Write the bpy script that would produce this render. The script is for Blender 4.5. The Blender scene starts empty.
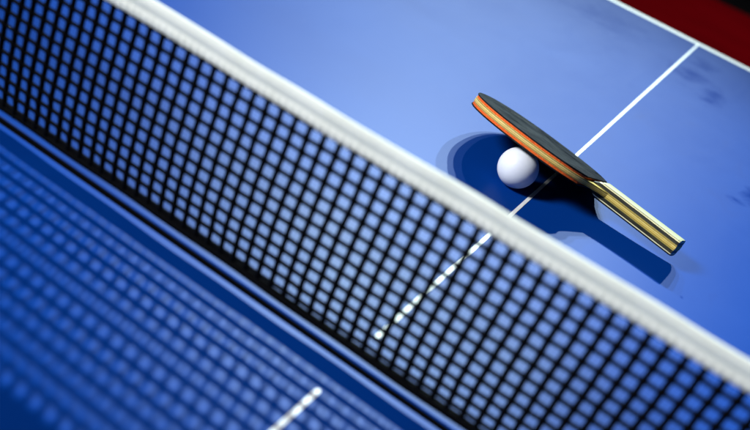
import bpy, bmesh, math, random
from mathutils import Vector, Matrix

random.seed(7)
S = bpy.context.scene
COL = S.collection
X0 = 221.3                     # the centre line's x in the survey, millimetres


def P(x, y, z):                # survey millimetres -> scene metres, centre line on x = 0
    return Vector(((x - X0) / 1000, y / 1000, z / 1000))


# ------------------------------------------------------------------ camera
CAM_LOC = P(334.473, -421.170, 352.109)
RIGHT = Vector((0.81386906, 0.46812518, 0.34420337))
DOWN = Vector((0.51574158, -0.30914699, -0.79902363))
FWD = Vector((-0.26763364, 0.8278206, -0.4930368))
cam = bpy.data.cameras.new('camera')
cam_o = bpy.data.objects.new('camera', cam)
COL.objects.link(cam_o)
mw = Matrix((RIGHT, -DOWN, -FWD)).transposed().to_4x4()
mw.translation = CAM_LOC
cam_o.matrix_world = mw
cam.sensor_fit = 'HORIZONTAL'
cam.sensor_width = 36
cam.lens = 36 * 875.9177 / 750
cam.clip_start = 0.02
cam.clip_end = 200
cam.dof.use_dof = True
cam.dof.focus_distance = 0.850
cam.dof.aperture_fstop = 4.6
S.camera = cam_o

# ------------------------------------------------------------------ world, lamps, exposure
W = bpy.data.worlds.new('World')
S.world = W
W.use_nodes = True
bg = W.node_tree.nodes['Background']
bg.inputs['Color'].default_value = (0.25, 0.35, 0.6, 1)
bg.inputs['Strength'].default_value = 0.02


def area(name, loc, target, power, size, color, size_y=None):
    l = bpy.data.lights.new(name, 'AREA')
    l.energy = power
    l.color = color
    l.size = size
    if size_y:
        l.shape = 'RECTANGLE'
        l.size_y = size_y
    else:
        l.shape = 'DISK'
    o = bpy.data.objects.new(name, l)
    COL.objects.link(o)
    o.location = loc
    o.rotation_euler = (Vector(target) - Vector(loc)).to_track_quat('-Z', 'Y').to_euler()
    return o


AIM = Vector((-0.08, 0.52, 0))
HL = 8.0


def spot(name, loc, target, power, radius, angle, color):
    l = bpy.data.lights.new(name, 'SPOT')
    l.energy = power
    l.color = color
    l.shadow_soft_size = radius
    l.spot_size = math.radians(angle)
    l.spot_blend = 1.0
    o = bpy.data.objects.new(name, l)
    COL.objects.link(o)
    o.location = loc
    o.rotation_euler = (Vector(target) - Vector(loc)).to_track_quat('-Z', 'Y').to_euler()
    return o


# four hall spotlights in a row beyond the far end of the table
for px, py, w in ((-0.10, 1.24, 5800), (-0.34, 1.23, 5700), (-0.50, 1.22, 4700), (-0.74, 1.22, 2300)):
    spot('hall_lamp', AIM + Vector((px, py, 1)) * HL, AIM, w * 1.06, 0.10, 7.8, (0.78, 1.0, 1.0))
# added spot with no known source, brightening the red court behind the table
spot('court_fill', (0.2, 6.2, 5.5), (0.2, 5.9, -0.76), 170, 0.15, 52, (1.0, 0.96, 0.9))
# one broad soft light high on the camera's side of the hall
area('soft_lamp', (-2.4, -2.08, 2.3), (0.04, 0.30, 0.03), 5.3, 1.0, (0.95, 0.98, 1.0), 1.0).data.spread = math.radians(20)

S.view_settings.view_transform = 'Standard'
S.view_settings.look = 'None'
S.view_settings.exposure = 0
S.view_settings.gamma = 1
S.view_settings.use_curve_mapping = False


# ------------------------------------------------------------------ helpers
def tag(o, label=None, cat=None, group=None, kind=None):
    if label: o['label'] = label
    if cat: o['category'] = cat
    if group: o['group'] = group
    if kind: o['kind'] = kind
    return o


def empty(name, matrix, label, cat):
    o = bpy.data.objects.new(name, None)
    COL.objects.link(o)
    o.empty_display_size = 0.05
    o.matrix_world = matrix
    return tag(o, label, cat)


def mesh_obj(name, bm, mat, parent=None, smooth=False):
    me = bpy.data.meshes.new(name)
    bmesh.ops.recalc_face_normals(bm, faces=bm.faces)
    bm.to_mesh(me)
    bm.free()
    if smooth:
        for f in me.polygons: f.use_smooth = True
    me.materials.append(mat)
    o = bpy.data.objects.new(name, me)
    COL.objects.link(o)
    if parent: o.parent = parent
    return o


def add_box(bm, x0, x1, y0, y1, z0, z1, bev=0.0, seg=2):
    r = bmesh.ops.create_cube(bm, size=1)
    for v in r['verts']:
        v.co = Vector(((x0 + x1) / 2 + v.co.x * (x1 - x0), (y0 + y1) / 2 + v.co.y * (y1 - y0), (z0 + z1) / 2 + v.co.z * (z1 - z0)))
    if bev:
        es = list({e for v in r['verts'] for e in v.link_edges})
        bmesh.ops.bevel(bm, geom=es, offset=bev, segments=seg, affect='EDGES', profile=0.5)


def add_tube(bm, pts, radii, n=8, caps=True):
    rings = []
    up = Vector((0, 1, 0))
    for i, p in enumerate(pts):
        d = (pts[min(i + 1, len(pts) - 1)] - pts[max(i - 1, 0)]).normalized()
        u = up if abs(d.dot(up)) < 0.95 else Vector((1, 0, 0))
        a = d.cross(u).normalized()
        b = a.cross(d).normalized()
        r = radii[i] if isinstance(radii, (list, tuple)) else radii
        rings.append([bm.verts.new(p + (a * math.cos(2 * math.pi * k / n) + b * math.sin(2 * math.pi * k / n)) * r) for k in range(n)])
    for A, B in zip(rings, rings[1:]):
        for k in range(n):
            bm.faces.new((A[k], A[(k + 1) % n], B[(k + 1) % n], B[k]))
    if caps:
        bm.faces.new(rings[0])
        bm.faces.new(rings[-1][::-1])


def add_layers(bm, outline, levels):
    """levels: list of (z, inset) bottom to top; outline is a closed list of (x, y)."""
    n = len(outline)
    rings = []
    for z, ins in levels:
        ring = []
        for i, (x, y) in enumerate(outline):
            x0, y0 = outline[i - 1]
            x1, y1 = outline[(i + 1) % n]
            dx, dy = x1 - x0, y1 - y0
            l = math.hypot(dx, dy) or 1
            ring.append(bm.verts.new((x - dy / l * ins * ORI, y + dx / l * ins * ORI, z)))
        rings.append(ring)
    for A, B in zip(rings, rings[1:]):
        for k in range(n):
            bm.faces.new((A[k], A[(k + 1) % n], B[(k + 1) % n], B[k]))
    bm.faces.new(rings[0][::-1])
    bm.faces.new(rings[-1])


ORI = 1.0                      # outlines run counter-clockwise: the left normal points inward


class Nodes:
    def __init__(self, name):
        self.m = bpy.data.materials.new(name)
        self.m.use_nodes = True
        self.t = self.m.node_tree
        self.b = self.t.nodes['Principled BSDF']

    def n(self, typ, **kw):
        nd = self.t.nodes.new(typ)
        for k, v in kw.items(): setattr(nd, k, v)
        return nd

    def l(self, a, b): self.t.links.new(a, b)

    def coord(self, scale=(1, 1, 1)):
        tc = self.n('ShaderNodeTexCoord')
        mp = self.n('ShaderNodeMapping')
        mp.inputs['Scale'].default_value = scale
        self.l(tc.outputs['Object'], mp.inputs['Vector'])
        return mp.outputs['Vector']

    def noise(self, vec, scale, detail=4, rough=0.6, dist=0.0):
        t = self.n('ShaderNodeTexNoise')
        t.inputs['Scale'].default_value = scale
        t.inputs['Detail'].default_value = detail
        t.inputs['Roughness'].default_value = rough
        t.inputs['Distortion'].default_value = dist
        self.l(vec, t.inputs['Vector'])
        return t.outputs['Fac']

    def ramp(self, fac, stops, interp='LINEAR'):
        r = self.n('ShaderNodeValToRGB')
        r.color_ramp.interpolation = interp
        e = r.color_ramp.elements
        while len(e) < len(stops): e.new(0.5)
        for el, (p, c) in zip(e, stops):
            el.position = p
            el.color = c if len(c) == 4 else (*c, 1)
        self.l(fac, r.inputs['Fac'])
        return r.outputs['Color']

    def rng(self, fac, a, b, c, d):
        r = self.n('ShaderNodeMapRange')
        for i, v in enumerate((a, b, c, d)): r.inputs[i + 1].default_value = v
        self.l(fac, r.inputs[0])
        return r.outputs[0]

    def mix(self, fac, a, b, blend='MIX'):
        m = self.n('ShaderNodeMix', data_type='RGBA', blend_type=blend)
        if isinstance(fac, float): m.inputs[0].default_value = fac
        else: self.l(fac, m.inputs[0])
        for i, v in ((6, a), (7, b)):
            if isinstance(v, (tuple, list)): m.inputs[i].default_value = (*v[:3], 1)
            else: self.l(v, m.inputs[i])
        return m.outputs[2]

    def math(self, op, a, b=None):
        m = self.n('ShaderNodeMath', operation=op)
        for i, v in enumerate((a, b)):
            if v is None: continue
            if isinstance(v, (int, float)): m.inputs[i].default_value = v
            else: self.l(v, m.inputs[i])
        return m.outputs[0]

    def bump(self, h, strength=0.3, dist=0.001):
        b = self.n('ShaderNodeBump')
        b.inputs['Strength'].default_value = strength
        b.inputs['Distance'].default_value = dist
        self.l(h, b.inputs['Height'])
        self.l(b.outputs['Normal'], self.b.inputs['Normal'])

    def set(self, base=None, rough=None, spec=None):
        for key, v in (('Base Color', base), ('Roughness', rough), ('Specular IOR Level', spec)):
            if v is None: continue
            if isinstance(v, (int, float)): self.b.inputs[key].default_value = v
            elif isinstance(v, (tuple, list)): self.b.inputs[key].default_value = (*v[:3], 1)
            else: self.l(v, self.b.inputs[key])
        return self.m


# ------------------------------------------------------------------ materials
def mat_table():
    N = Nodes('blue_table_lacquer')
    v = N.coord()
    big = N.noise(v, 5.0, 5, 0.6, 0.4)
    fine = N.noise(v, 900, 2, 0.6)
    dust = N.noise(v, 260, 3, 0.7)
    smear = N.noise(N.coord((9, 3, 1)), 1.6, 6, 0.65, 1.2)
    base = N.mix(N.rng(big, 0.3, 0.7, 0, 1), (0.0006, 0.033, 0.224), (0.0008, 0.038, 0.246))
    # scuffs and finger smears with a shape of their own
    sc = N.rng(smear, 0.60, 0.74, 0, 0.3)
    base = N.mix(sc, base, (0.001, 0.022, 0.17))
    # rubbed marks left by play, each where the photograph has one
    tc = N.n('ShaderNodeTexCoord')
    warp = N.noise(v, 28, 5, 0.7, 0.6)
    sheen = 1.0
    for cx, cy, rx, ry, amt in ((0.030, 1.105, 0.030, 0.07, 0.8), (0.082, 1.045, 0.022, 0.06, 0.8), (0.035, 1.215, 0.03, 0.05, 0.6), (-0.15, 1.19, 0.08, 0.09, 0.4),
                                (0.174, 0.648, 0.012, 0.010, 0.9), (0.189, 0.692, 0.013, 0.030, 1.0), (0.165, 0.336, 0.002, 0.003, 0.8)):
        mp = N.n('ShaderNodeMapping')
        mp.inputs['Location'].default_value = (-cx / rx, -cy / ry, 0)
        mp.inputs['Scale'].default_value = (1 / rx, 1 / ry, 0)
        N.l(tc.outputs['Object'], mp.inputs['Vector'])
        ln = N.n('ShaderNodeVectorMath', operation='LENGTH')
        N.l(mp.outputs['Vector'], ln.inputs[0])
        d = N.math('ADD', ln.outputs['Value'], N.math('MULTIPLY', N.math('SUBTRACT', warp, 0.5), 3.2))
        k = N.rng(d, 1.2, 0.1, 0, amt * 0.75)
        base = N.mix(k, base, (0.0008, 0.020, 0.16))
        sheen = N.math('MULTIPLY', sheen, N.math('SUBTRACT', 1.0, k))
    base = N.mix(N.rng(dust, 0.70, 0.80, 0, 0.25), base, (0.12, 0.17, 0.33))
    rough = N.math('ADD', N.rng(smear, 0.35, 0.75, 0.376, 0.402), N.rng(big, 0.3, 0.7, -0.008, 0.012))
    N.bump(fine, 0.10, 0.0004)
    N.b.inputs['Specular Tint'].default_value = (0.90, 1.0, 1.0, 1)
    return N.set(base, rough, N.math('MULTIPLY', sheen, 0.053))


def mat_paint():
    N = Nodes('white_line_paint')
    v = N.coord()
    a = N.noise(v, 300, 4, 0.7)
    base = N.mix(N.rng(a, 0.45, 0.75, 0, 1), (0.86, 0.86, 0.86), (0.74, 0.75, 0.77))
    N.bump(a, 0.15, 0.0003)
    return N.set(base, 0.55, 0.4)


def mat_simple(name, c, rough, var=0.25, scale=400, bump=0.2, spec=0.5, metal=0.0, bdist=0.0004):
    N = Nodes(name)
    v = N.coord()
    a = N.noise(v, scale, 4, 0.6)
    base = N.mix(N.rng(a, 0.3, 0.7, 0, 1), tuple(x * (1 - var) for x in c), tuple(min(1, x * (1 + var)) for x in c))
    N.bump(a, bump, bdist)
    N.b.inputs['Metallic'].default_value = metal
    return N.set(base, rough, spec)


def mat_tape():
    N = Nodes('white_net_tape')
    v = N.coord()
    w1 = N.n('ShaderNodeTexWave', bands_direction='X'); w1.inputs['Scale'].default_value = 500
    w2 = N.n('ShaderNodeTexWave', bands_direction='Z'); w2.inputs['Scale'].default_value = 500
    N.l(v, w1.inputs['Vector']); N.l(v, w2.inputs['Vector'])
    h = N.math('ADD', w1.outputs['Fac'], w2.outputs['Fac'])
    d = N.noise(v, 60, 5, 0.65)
    base = N.mix(N.rng(d, 0.4, 0.75, 0, 1), (0.94, 0.93, 0.88), (0.86, 0.85, 0.78))
    N.bump(h, 0.35, 0.0003)
    m = N.set(base, 0.8, 0.2)
    tr = N.n('ShaderNodeBsdfTranslucent')
    tr.inputs['Color'].default_value = (0.93, 0.92, 0.87, 1)
    mx = N.n('ShaderNodeMixShader')
    mx.inputs[0].default_value = 0.30
    N.l(N.b.outputs[0], mx.inputs[1]); N.l(tr.outputs[0], mx.inputs[2])
    out = N.t.nodes['Material Output']
    N.l(mx.outputs[0], out.inputs['Surface'])
    return m


def mat_ply():
    """Plies seen edge-on: the colours follow the blade's own thickness (local z, metres)."""
    N = Nodes('laminated_blade_wood')
    tc = N.n('ShaderNodeTexCoord')
    sp = N.n('ShaderNodeSeparateXYZ'); N.l(tc.outputs['Object'], sp.inputs[0])
    g = N.noise(N.coord((60, 900, 900)), 1.0, 5, 0.7)
    wob = N.math('MULTIPLY', N.math('SUBTRACT', g, 0.5), 0.0006)
    z = N.math('ADD', sp.outputs['Z'], wob)
    f = N.rng(z, -0.0027, 0.0027, 0, 1)
    cream, olive, pale = (0.78, 0.55, 0.14), (0.30, 0.20, 0.04), (0.86, 0.66, 0.22)
    col = N.ramp(f, [(0, cream), (0.10, olive), (0.25, cream), (0.46, olive), (0.51, pale), (0.75, olive), (0.90, cream)], 'CONSTANT')
    col = N.mix(N.rng(N.noise(N.coord(), 140, 5, 0.7), 0.52, 0.75, 0, 0.6), col, (0.34, 0.22, 0.07))
    col = N.mix(N.rng(g, 0.35, 0.75, 0, 0.6), col, (0.30, 0.22, 0.08))
    grip = N.rng(sp.outputs['X'], 0.146, 0.152, 0, 0.75)
    col = N.mix(grip, col, (0.72, 0.74, 0.50), 'MULTIPLY')
    N.bump(g, 0.4, 0.0004)
    return N.set(col, 0.55, 0.2)


def mat_scale():
    N = Nodes('laminated_handle_wood')
    tc = N.n('ShaderNodeTexCoord')
    sp = N.n('ShaderNodeSeparateXYZ'); N.l(tc.outputs['Object'], sp.inputs[0])
    g = N.noise(N.coord((50, 700, 700)), 1.0, 5, 0.7)
    wob = N.math('MULTIPLY', N.math('SUBTRACT', g, 0.5), 0.0005)
    z = N.math('ADD', N.math('ABSOLUTE', sp.outputs['Z']), wob)
    f = N.rng(z, 0.0, 0.010, 0, 1)
    black, cream, brown = (0.004, 0.007, 0.006), (0.86, 0.80, 0.46), (0.12, 0.10, 0.04)
    pale, olive = (0.42, 0.41, 0.25), (0.26, 0.22, 0.05)
    up = N.ramp(f, [(0, olive), (0.31, black), (0.62, cream), (0.72, brown), (0.775, pale)], 'CONSTANT')
    lo = N.ramp(f, [(0, olive), (0.31, black), (0.64, cream), (0.74, black)], 'CONSTANT')
    side = N.math('GREATER_THAN', sp.outputs['Z'], 0.0)
    col = N.mix(side, lo, up)
    col = N.mix(N.rng(g, 0.4, 0.8, 0, 0.35), col, (0.16, 0.13, 0.06))
    N.bump(g, 0.4, 0.0003)
    return N.set(col, 0.5, 0.15)


def mat_rubber():
    N = Nodes('black_rubber_sheet')
    v = N.coord()
    tc = N.n('ShaderNodeTexCoord')
    sp = N.n('ShaderNodeSeparateXYZ'); N.l(tc.outputs['Object'], sp.inputs[0])
    d = N.noise(v, 45, 6, 0.7, 0.5)
    streak = N.noise(N.coord((14, 260, 1)), 1.0, 5, 0.7, 0.3)
    base = N.mix(N.rng(d, 0.4, 0.75, 0, 1), (0.005, 0.006, 0.008), (0.024, 0.029, 0.033))
    base = N.mix(N.rng(streak, 0.58, 0.75, 0, 0.55), base, (0.07, 0.07, 0.06))
    # a pale scuff across the sheet
    ax, ay, bx, by = 0.022, 0.004, 0.053, 0.061
    ll = math.hypot(bx - ax, by - ay)
    ux, uy = (bx - ax) / ll, (by - ay) / ll
    dx, dy = N.math('SUBTRACT', sp.outputs['X'], ax), N.math('SUBTRACT', sp.outputs['Y'], ay)
    al = N.math('ADD', N.math('MULTIPLY', dx, ux), N.math('MULTIPLY', dy, uy))
    ac = N.math('ADD', N.math('MULTIPLY', dx, -uy), N.math('MULTIPLY', dy, ux))
    ac = N.math('ABSOLUTE', N.math('ADD', ac, N.math('MULTIPLY', N.math('SUBTRACT', d, 0.5), 0.012)))
    m = N.math('MULTIPLY', N.rng(ac, 0.0, 0.0016, 1, 0), N.math('MULTIPLY', N.rng(al, 0, 0.006, 0, 1), N.rng(al, ll - 0.01, ll, 1, 0)))
    base = N.mix(N.math('MULTIPLY', m, 0.6), base, (0.16, 0.15, 0.11))
    near = N.rng(sp.outputs['X'], 0.128, 0.131, 0, 1)     # moulded ridges by the handle
    wv = N.n('ShaderNodeTexWave', bands_direction='X'); wv.inputs['Scale'].default_value = 130
    wv.inputs['Distortion'].default_value = 3
    N.l(v, wv.inputs['Vector'])
    base = N.mix(N.math('MULTIPLY', near, N.rng(wv.outputs['Fac'], 0.3, 0.7, 0.9, 0.1)), base, (0.002, 0.002, 0.003))
    h = N.math('ADD', N.math('MULTIPLY', N.math('MULTIPLY', wv.outputs['Fac'], near), 2.0), N.noise(v, 700, 2))
    N.bump(h, 0.35, 0.0003)
    spec = N.math('ADD', N.rng(N.noise(v, 22, 6, 0.75, 0.8), 0.38, 0.66, 0.0, 0.055), N.rng(streak, 0.5, 0.75, 0, 0.03))
    spec = N.math('MULTIPLY', spec, N.rng(N.noise(v, 1500, 2), 0.3, 0.7, 0.5, 1.2))
    return N.set(base, N.rng(d, 0.3, 0.75, 0.52, 0.74), spec)


def mat_sponge():
    N = Nodes('orange_sponge')
    v = N.coord()
    a = N.noise(v, 1100, 3, 0.7)
    b = N.noise(v, 160, 5, 0.7)
    base = N.mix(N.rng(a, 0.35, 0.7, 0, 1), (0.60, 0.060, 0.010), (0.95, 0.20, 0.03))
    base = N.mix(N.rng(b, 0.58, 0.72, 0, 0.75), base, (0.20, 0.03, 0.015))
    N.bump(a, 0.6, 0.0005)
    return N.set(base, 0.85, 0.2)


def mat_ball():
    N = Nodes('white_celluloid')
    v = N.coord()
    a = N.noise(v, 60, 4, 0.6)
    base = N.mix(N.rng(a, 0.4, 0.7, 0, 1), (0.78, 0.80, 0.86), (0.73, 0.75, 0.82))
    N.bump(N.noise(v, 2500, 2), 0.08, 0.0002)
    N.b.inputs['Subsurface Weight'].default_value = 0.25
    N.b.inputs['Subsurface Radius'].default_value = (0.006, 0.005, 0.005)
    N.b.inputs['Subsurface Scale'].default_value = 1.0
    return N.set(base, 0.42, 0.4)


def mat_court():
    N = Nodes('red_court_mat')
    v = N.coord()
    a = N.noise(v, 3.0, 6, 0.65, 0.5)
    b = N.noise(v, 120, 3)
    base = N.mix(N.rng(a, 0.3, 0.7, 0, 1), (0.62, 0.002, 0.012), (0.78, 0.003, 0.016))
    N.bump(b, 0.3, 0.002)
    return N.set(base, 0.85, 0.03)


M_TABLE, M_PAINT, M_TAPE = mat_table(), mat_paint(), mat_tape()
M_THREAD = mat_simple('black_net_thread', (0.0012, 0.0015, 0.003), 0.85, 0.4, 1500, 0.5, 0.05)
M_CORD = mat_simple('black_cord', (0.0012, 0.0013, 0.002), 0.85, 0.4, 900, 0.5, 0.05)
M_EDGE = mat_simple('dark_blue_steel_frame', (0.012, 0.025, 0.11), 0.5, 0.2, 80, 0.1, 0.5)
M_STEEL = mat_simple('black_steel', (0.02, 0.02, 0.022), 0.45, 0.2, 80, 0.1, 0.5)
M_PLY, M_SCALE, M_RUBBER, M_SPONGE, M_BALL = mat_ply(), mat_scale(), mat_rubber(), mat_sponge(), mat_ball()
M_COURT = mat_court()
M_HALL = mat_simple('black_hall_floor', (0.012, 0.011, 0.012), 0.7, 0.3, 4, 0.2, 0.2)

# ------------------------------------------------------------------ the setting
bm = bmesh.new()
add_box(bm, -30, 30, -20, 40, -0.86, -0.764)
tag(mesh_obj('hall_floor', bm, M_HALL), kind='structure')
bm = bmesh.new()
add_box(bm, -7, 7, -7, 7.0, -0.764 + 0.0005, -0.76, 0.001, 1)
tag(mesh_obj('court_floor', bm, M_COURT), kind='structure')


# ------------------------------------------------------------------ the table, in two halves
def table_half(sgn, label):
    mw = Matrix.Translation((0, 0, -0.76)) @ Matrix.Rotation(0 if sgn > 0 else math.pi, 4, 'Z')
    t = empty('table_half', mw, label, 'table')
    z = 0.76
    g0, L, Wd = 0.0024, 1.370, 0.7625
    bm = bmesh.new()
    add_box(bm, -Wd, Wd, g0 + 0.0011, L, z - 0.025, z, 0.0010, 3)
    mesh_obj('tabletop', bm, M_TABLE, t)
    bm = bmesh.new()
    add_box(bm, -Wd + 0.001, Wd - 0.001, g0, g0 + 0.0012, z - 0.024, z - 0.0011)
    mesh_obj('seam_strip', bm, M_CORD, t)  # black strip added on the seam face to keep the gap dark
    # painted lines, slightly raised films of paint
    e = 0.00025
    bm = bmesh.new()
    hw = 0.0018
    pts = []
    y0, y1 = 0.0365, L - 0.0215
    for i in range(9):
        a = math.pi + math.pi * i / 8
        pts.append((hw * math.cos(a), y0 + hw + hw * math.sin(a)))
    ny = 40
    pts += [(hw + random.uniform(-1, 1) * 0.00012, y0 + hw + (y1 - y0 - hw) * k / ny) for k in range(1, ny + 1)]
    pts += [(-hw + random.uniform(-1, 1) * 0.00012, y0 + hw + (y1 - y0 - hw) * (ny - k) / ny) for k in range(0, ny)]
    vs = [bm.verts.new((x, y, z + e)) for x, y in pts]
    lo = [bm.verts.new((x, y, z - 0.0005)) for x, y in pts]
    bm.faces.new(vs)
    for i in range(len(vs)):
        j = (i + 1) % len(vs)
        bm.faces.new((vs[i], lo[i], lo[j], vs[j]))
    mesh_obj('centre_line', bm, M_PAINT, t)
    bm = bmesh.new()
    add_box(bm, -Wd + 0.001, Wd - 0.001, L - 0.0215, L - 0.001, z - 0.0005, z + e)
    mesh_obj('end_line', bm, M_PAINT, t)
    for s in (-1, 1):
        bm = bmesh.new()
        a, b = sorted((s * (Wd - 0.001), s * (Wd - 0.021)))
        add_box(bm, a, b, g0 + 0.001, L - 0.0218, z - 0.0005, z + e)
        mesh_obj('side_line', bm, M_PAINT, t)
    # steel rim under the top
    bm = bmesh.new()
    for a in ((-Wd + 0.004, Wd - 0.004, g0 + 0.012, g0 + 0.03), (-Wd + 0.004, Wd - 0.004, L - 0.03, L - 0.004),
              (-Wd + 0.004, -Wd + 0.03, g0 + 0.031, L - 0.031), (Wd - 0.03, Wd - 0.004, g0 + 0.031, L - 0.031)):
        add_box(bm, *a, z - 0.075, z - 0.0255, 0.002, 2)
    mesh_obj('frame', bm, M_EDGE, t)
    for x in (-0.55, 0.55):
        for y in (0.22, 1.1):
            bm = bmesh.new()
            add_box(bm, x - 0.02, x + 0.02, y - 0.02, y + 0.02, 0.0, z - 0.026, 0.003, 2)
            mesh_obj('leg', bm, M_STEEL, t)
    return t


table_half(1, 'blue table half beyond the net, carrying the bat and the ball')
table_half(-1, 'blue table half on the near side of the net, striped by the net shadow')

# ------------------------------------------------------------------ the net
net = empty('table_tennis_net', Matrix.Translation((0, 0, 0)), 'black mesh net with a white top tape stretched across the blue table', 'net')
CO = [[1.87379074e+02, 6.76458608e+01], [2.10026288e+02, 7.35775246e-01], [-7.31686067e-01, -5.84262047e+01],
      [-5.12426168e-01, 8.66289107e-02], [1.03748579e-01, 4.28811904e-01], [1.19776335e+00, 1.52813015e+00],
      [-6.94677021e-01, -1.31171474e-02], [-7.41086598e-01, 5.42001779e-01], [1.11415023e+00, 2.06103558e+00]]


def knot(k, r):
    """Centre of mesh cell (column k, row r) of the slightly slack net, on the plane y = 0."""
    kk, rr = (k - 18) / 20, (r - 6) / 6
    kc = max(-1.6, min(1.45, kk))
    B = (1, kk, rr, kc * kc, kc * rr, rr * rr, kc * kc * rr, kc * rr * rr, rr ** 3)
    x = sum(b * c[0] for b, c in zip(B, CO))
    B = (1, kc) + B[2:]
    z = sum(b * c[1] for b, c in zip(B, CO))
    return P(x, 0.9 * math.sin(kk * 2.1 + rr), z)


K0, K1 = -64, 107
TR, TU = 0.00170, 0.00200
bm = bmesh.new()
rng = random.Random(3)
jit = {}
for k in range(K0, K1 + 1):
    for r in range(-1, 13):
        rr = min(r + 0.5, 12.05)
        jit[k, r] = knot(k + 0.5, rr) + Vector((rng.gauss(0, 0.00016), rng.gauss(0, 0.0002), rng.gauss(0, 0.00016)))
for k in range(K0, K1 + 1):                     # upright threads
    pts, rad = [], []
    for r in range(-1, 13):
        p = jit[k, r]
        if pts:
            q0 = pts[-1]
            pts += [q0.lerp(p, 0.18), q0.lerp(p, 0.5), q0.lerp(p, 0.82)]
            rad += [TU, TU * 0.94, TU]
        pts.append(p); rad.append(TU * 1.3)
    add_tube(bm, pts, rad, 6)
for r in range(-1, 13):                         # level threads
    pts, rad = [], []
    for k in range(K0, K1 + 1):
        p = jit[k, r] + Vector((0, 0.0003, 0))
        if pts:
            q0 = pts[-1]
            pts += [q0.lerp(p, 0.18), q0.lerp(p, 0.5), q0.lerp(p, 0.82)]
            rad += [TR, TR * 0.94, TR]
        pts.append(p); rad.append(TR * 1.35)
    add_tube(bm, pts, rad, 6)
mesh_obj('netting', bm, M_THREAD, net, True)

# white tape folded over the head cord: bulged top, stitched groove, puckered skirt
bm = bmesh.new()
prof = [(0.9, 129.9), (1.1, 130.6), (1.7, 132.2), (1.7, 134.4), (0.75, 136.2), (0.75, 137.3), (1.9, 139.0), (2.4, 140.6), (2.6, 142.4),
        (2.2, 144.3), (1.3, 145.5), (0, 145.8)]
full = [(-a, b) for a, b in prof] + [(a, b) for a, b in prof[-2::-1]]
rings = []
xs = []
k = K0
NS = 8
for i in range((K1 - K0) * NS + 1):
    kk = K0 + i / NS
    base = knot(kk + 0.5, -0.5)
    ph = kk - math.floor(kk)
    puck = 0.5 - 0.5 * math.cos(2 * math.pi * ph)          # full between the threads, pinched at them
    wob = 0.35 * math.sin(kk * 0.37) + 0.25 * math.sin(kk * 1.13 + 1)
    sag = 0.45 * math.sin(kk * 0.21 + 2) + 0.25 * math.sin(kk * 0.63)
    ring = []
    for a, b in full:
        skirt = 1.0 if b < 136 else (0.9 if b < 138 else 0.12)
        dz = (base.z * 1000 - 129.6) * (1 if b < 131 else 0.5) * 0.5
        aa = a + (math.copysign((1.9 * (puck - 0.5) if abs(a) > 0.8 else 0.5 * (puck - 0.6)), a) * skirt if a else 0)
        bb = b + dz + (0.35 * (0.5 - puck) if b < 131 else 0)
        ring.append(bm.verts.new((base.x, (aa + wob * 0.8) / 1000, (bb + sag) / 1000)))
    rings.append(ring)
for A, B in zip(rings, rings[1:]):
    for j in range(len(full)):
        bm.faces.new((A[j], A[(j + 1) % len(full)], B[(j + 1) % len(full)], B[j]))
bm.faces.new(rings[0]); bm.faces.new(rings[-1][::-1])
mesh_obj('top_tape', bm, M_TAPE, net, True)

bm = bmesh.new()
pts = [Vector((knot(k, 12).x, 0.0004 * math.sin(k * 0.7), (11.3 + 0.35 * math.sin(k * 0.21)) / 1000)) for k in range(K0, K1 + 1)]
add_tube(bm, pts, 0.0031, 10)
mesh_obj('bottom_cord', bm, M_CORD, net, True)

for s in (-1, 1):                               # clamps and posts outside the picture
    bm = bmesh.new()
    add_tube(bm, [Vector((s * 0.905, 0, -0.02)), Vector((s * 0.905, 0, 0.150))], 0.008, 12)
    add_box(bm, min(s * 0.74, s * 0.92), max(s * 0.74, s * 0.92), -0.018, 0.018, -0.055, -0.0255, 0.003)
    mesh_obj('post', bm, M_STEEL, net)

# ------------------------------------------------------------------ the bat
PM = [[0.9805472642913128, 0.1594402296781887, 0.11448089644557223],
      [-0.18643517783458605, 0.938956860971686, 0.2891399967143294],
      [-0.061392075682466254, -0.3048586990629308, 0.9504168488873911]]
bat_m = Matrix(PM).to_4x4()
bat_m.translation = P(117.99613486904597, 431.14690180263034, 33.594479425370565) + Vector((0, 0, 0.0005))
bat = empty('table_tennis_bat', bat_m, 'black rubber bat with orange sponge edge and striped wooden handle, propped on the ball', 'bat')
HE = 0.249
BL, BW, EX = 0.157, 0.150, 2.25


def sup(t):
    c, s = math.cos(t), math.sin(t)
    return (BL / 2 - BL / 2 * math.copysign(abs(c) ** (2 / EX), c), -BW / 2 * math.copysign(abs(s) ** (2 / EX), s))


def half_width(x):
    u = abs(1 - x / (BL / 2))
    return BW / 2 * max(0.0, 1 - u ** EX) ** (1 / EX)


def hw_handle(x):                               # slightly flared grip
    u = (x - 0.150) / (HE - 0.150)
    return 0.0138 + 0.0024 * max(0, u) ** 2 - 0.0006 * math.sin(math.pi * max(0, min(1, u)))


def lower_edge():                               # y < 0 side from the tip to the end of the grip
    pts = []
    n = 70
    for i in range(n + 1):
        x = 0.1485 * (0.5 - 0.5 * math.cos(math.pi * i / n)) if i < n else 0.1485
        pts.append((x, -half_width(x)))
    ya, yb = half_width(0.1485), hw_handle(0.168)
    for i in range(1, 13):                      # concave shoulder into the grip
        t = i / 12
        x = 0.1485 + 0.0195 * (math.sin(t * math.pi / 2) ** 1.25)
        y = yb + (ya - yb) * (1 - math.sin(t * math.pi / 2)) if t < 1 else yb
        pts.append((x, -y))
    for i in range(1, 21):
        x = 0.168 + (HE - 0.168) * i / 20
        pts.append((x, -hw_handle(x)))
    return pts


low = lower_edge()
outline = low + [(x, -y) for x, y in low[:0:-1]]
bm = bmesh.new()
add_layers(bm, outline, [(-0.0026, 0.0003), (-0.0023, 0), (0.0023, 0), (0.0026, 0.0003)])
mesh_obj('blade', bm, M_PLY, bat)


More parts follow.
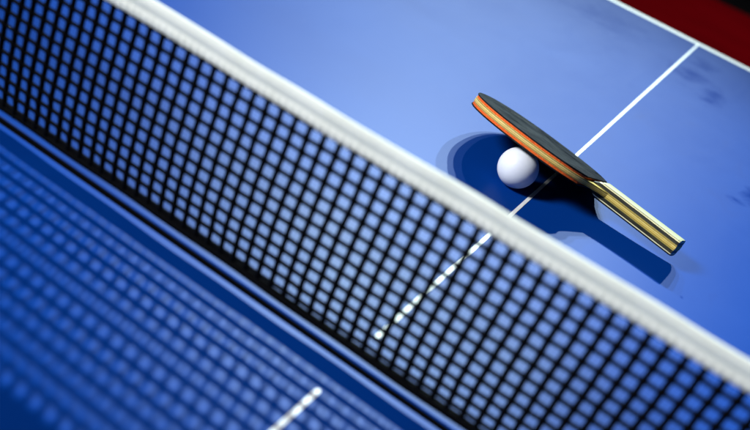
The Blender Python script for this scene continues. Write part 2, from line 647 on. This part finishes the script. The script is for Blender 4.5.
def cover_outline(cut, grow):
    lo = []
    n = 70
    for i in range(n + 1):
        x = cut * (0.5 - 0.5 * math.cos(math.pi * i / n))
        lo.append((x, -half_width(x)))
    o = lo + [(x, -y) for x, y in lo[:0:-1]]
    rr = random.Random(5)
    return [(0.0785 + (x - 0.0785) * (1 + grow + rr.uniform(-1, 1) * 0.0012), y * (1 + grow + rr.uniform(-1, 1) * 0.0012)) for x, y in o]


for s in (1, -1):
    def lv(a, b, bev):
        l = [(s * a, bev), (s * (a + bev), 0), (s * (b - bev), 0), (s * b, bev)]
        return l if s > 0 else l[::-1]
    bm = bmesh.new()
    add_layers(bm, cover_outline(0.1475 if s > 0 else 0.1455, -0.007), lv(0.00263, 0.0050, 0.0001))
    mesh_obj('sponge', bm, M_SPONGE, bat)
    bm = bmesh.new()
    add_layers(bm, cover_outline(0.1485 if s > 0 else 0.146, 0.004), lv(0.00504, 0.0063, 0.0002))
    mesh_obj('rubber_sheet', bm, M_RUBBER, bat)

for s in (1, -1):                               # the two laminated halves of the grip
    bm = bmesh.new()
    rings = []
    nx = 40
    for i in range(nx + 1):
        x = 0.1495 + (HE - 0.0003 - 0.1495) * i / nx
        hgt = 0.0069 * min(1.0, 0.25 + 0.75 * max(0, (x - 0.1495)) / 0.010)
        if x > HE - 0.002: hgt *= 0.96
        w = hw_handle(x) * (1.0 if x < HE - 0.0015 else 0.985)
        ring = []
        for j in range(13):
            t = j / 12
            a = math.pi * t
            yy = -math.copysign(abs(math.cos(a)) ** 0.55, math.cos(a)) * w
            zz = 0.00262 + hgt * (math.sin(a) ** 0.5 if 0 < t < 1 else 0)
            ring.append(bm.verts.new((x, yy, s * zz)))
        rings.append(ring)
    for A, B in zip(rings, rings[1:]):
        for j in range(13):
            bm.faces.new((A[j], A[(j + 1) % 13], B[(j + 1) % 13], B[j]))
    bm.faces.new(rings[0]); bm.faces.new(rings[-1][::-1])
    mesh_obj('handle_scale', bm, M_SCALE, bat)

# ------------------------------------------------------------------ the ball
bm = bmesh.new()
bmesh.ops.create_icosphere(bm, subdivisions=5, radius=0.020)
ball = mesh_obj('table_tennis_ball', bm, M_BALL, None, True)
ball.location = P(197.5411265, 355.07648533, 20.15)
tag(ball, 'white plastic ball lying on the blue table under the edge of the bat', 'ball')
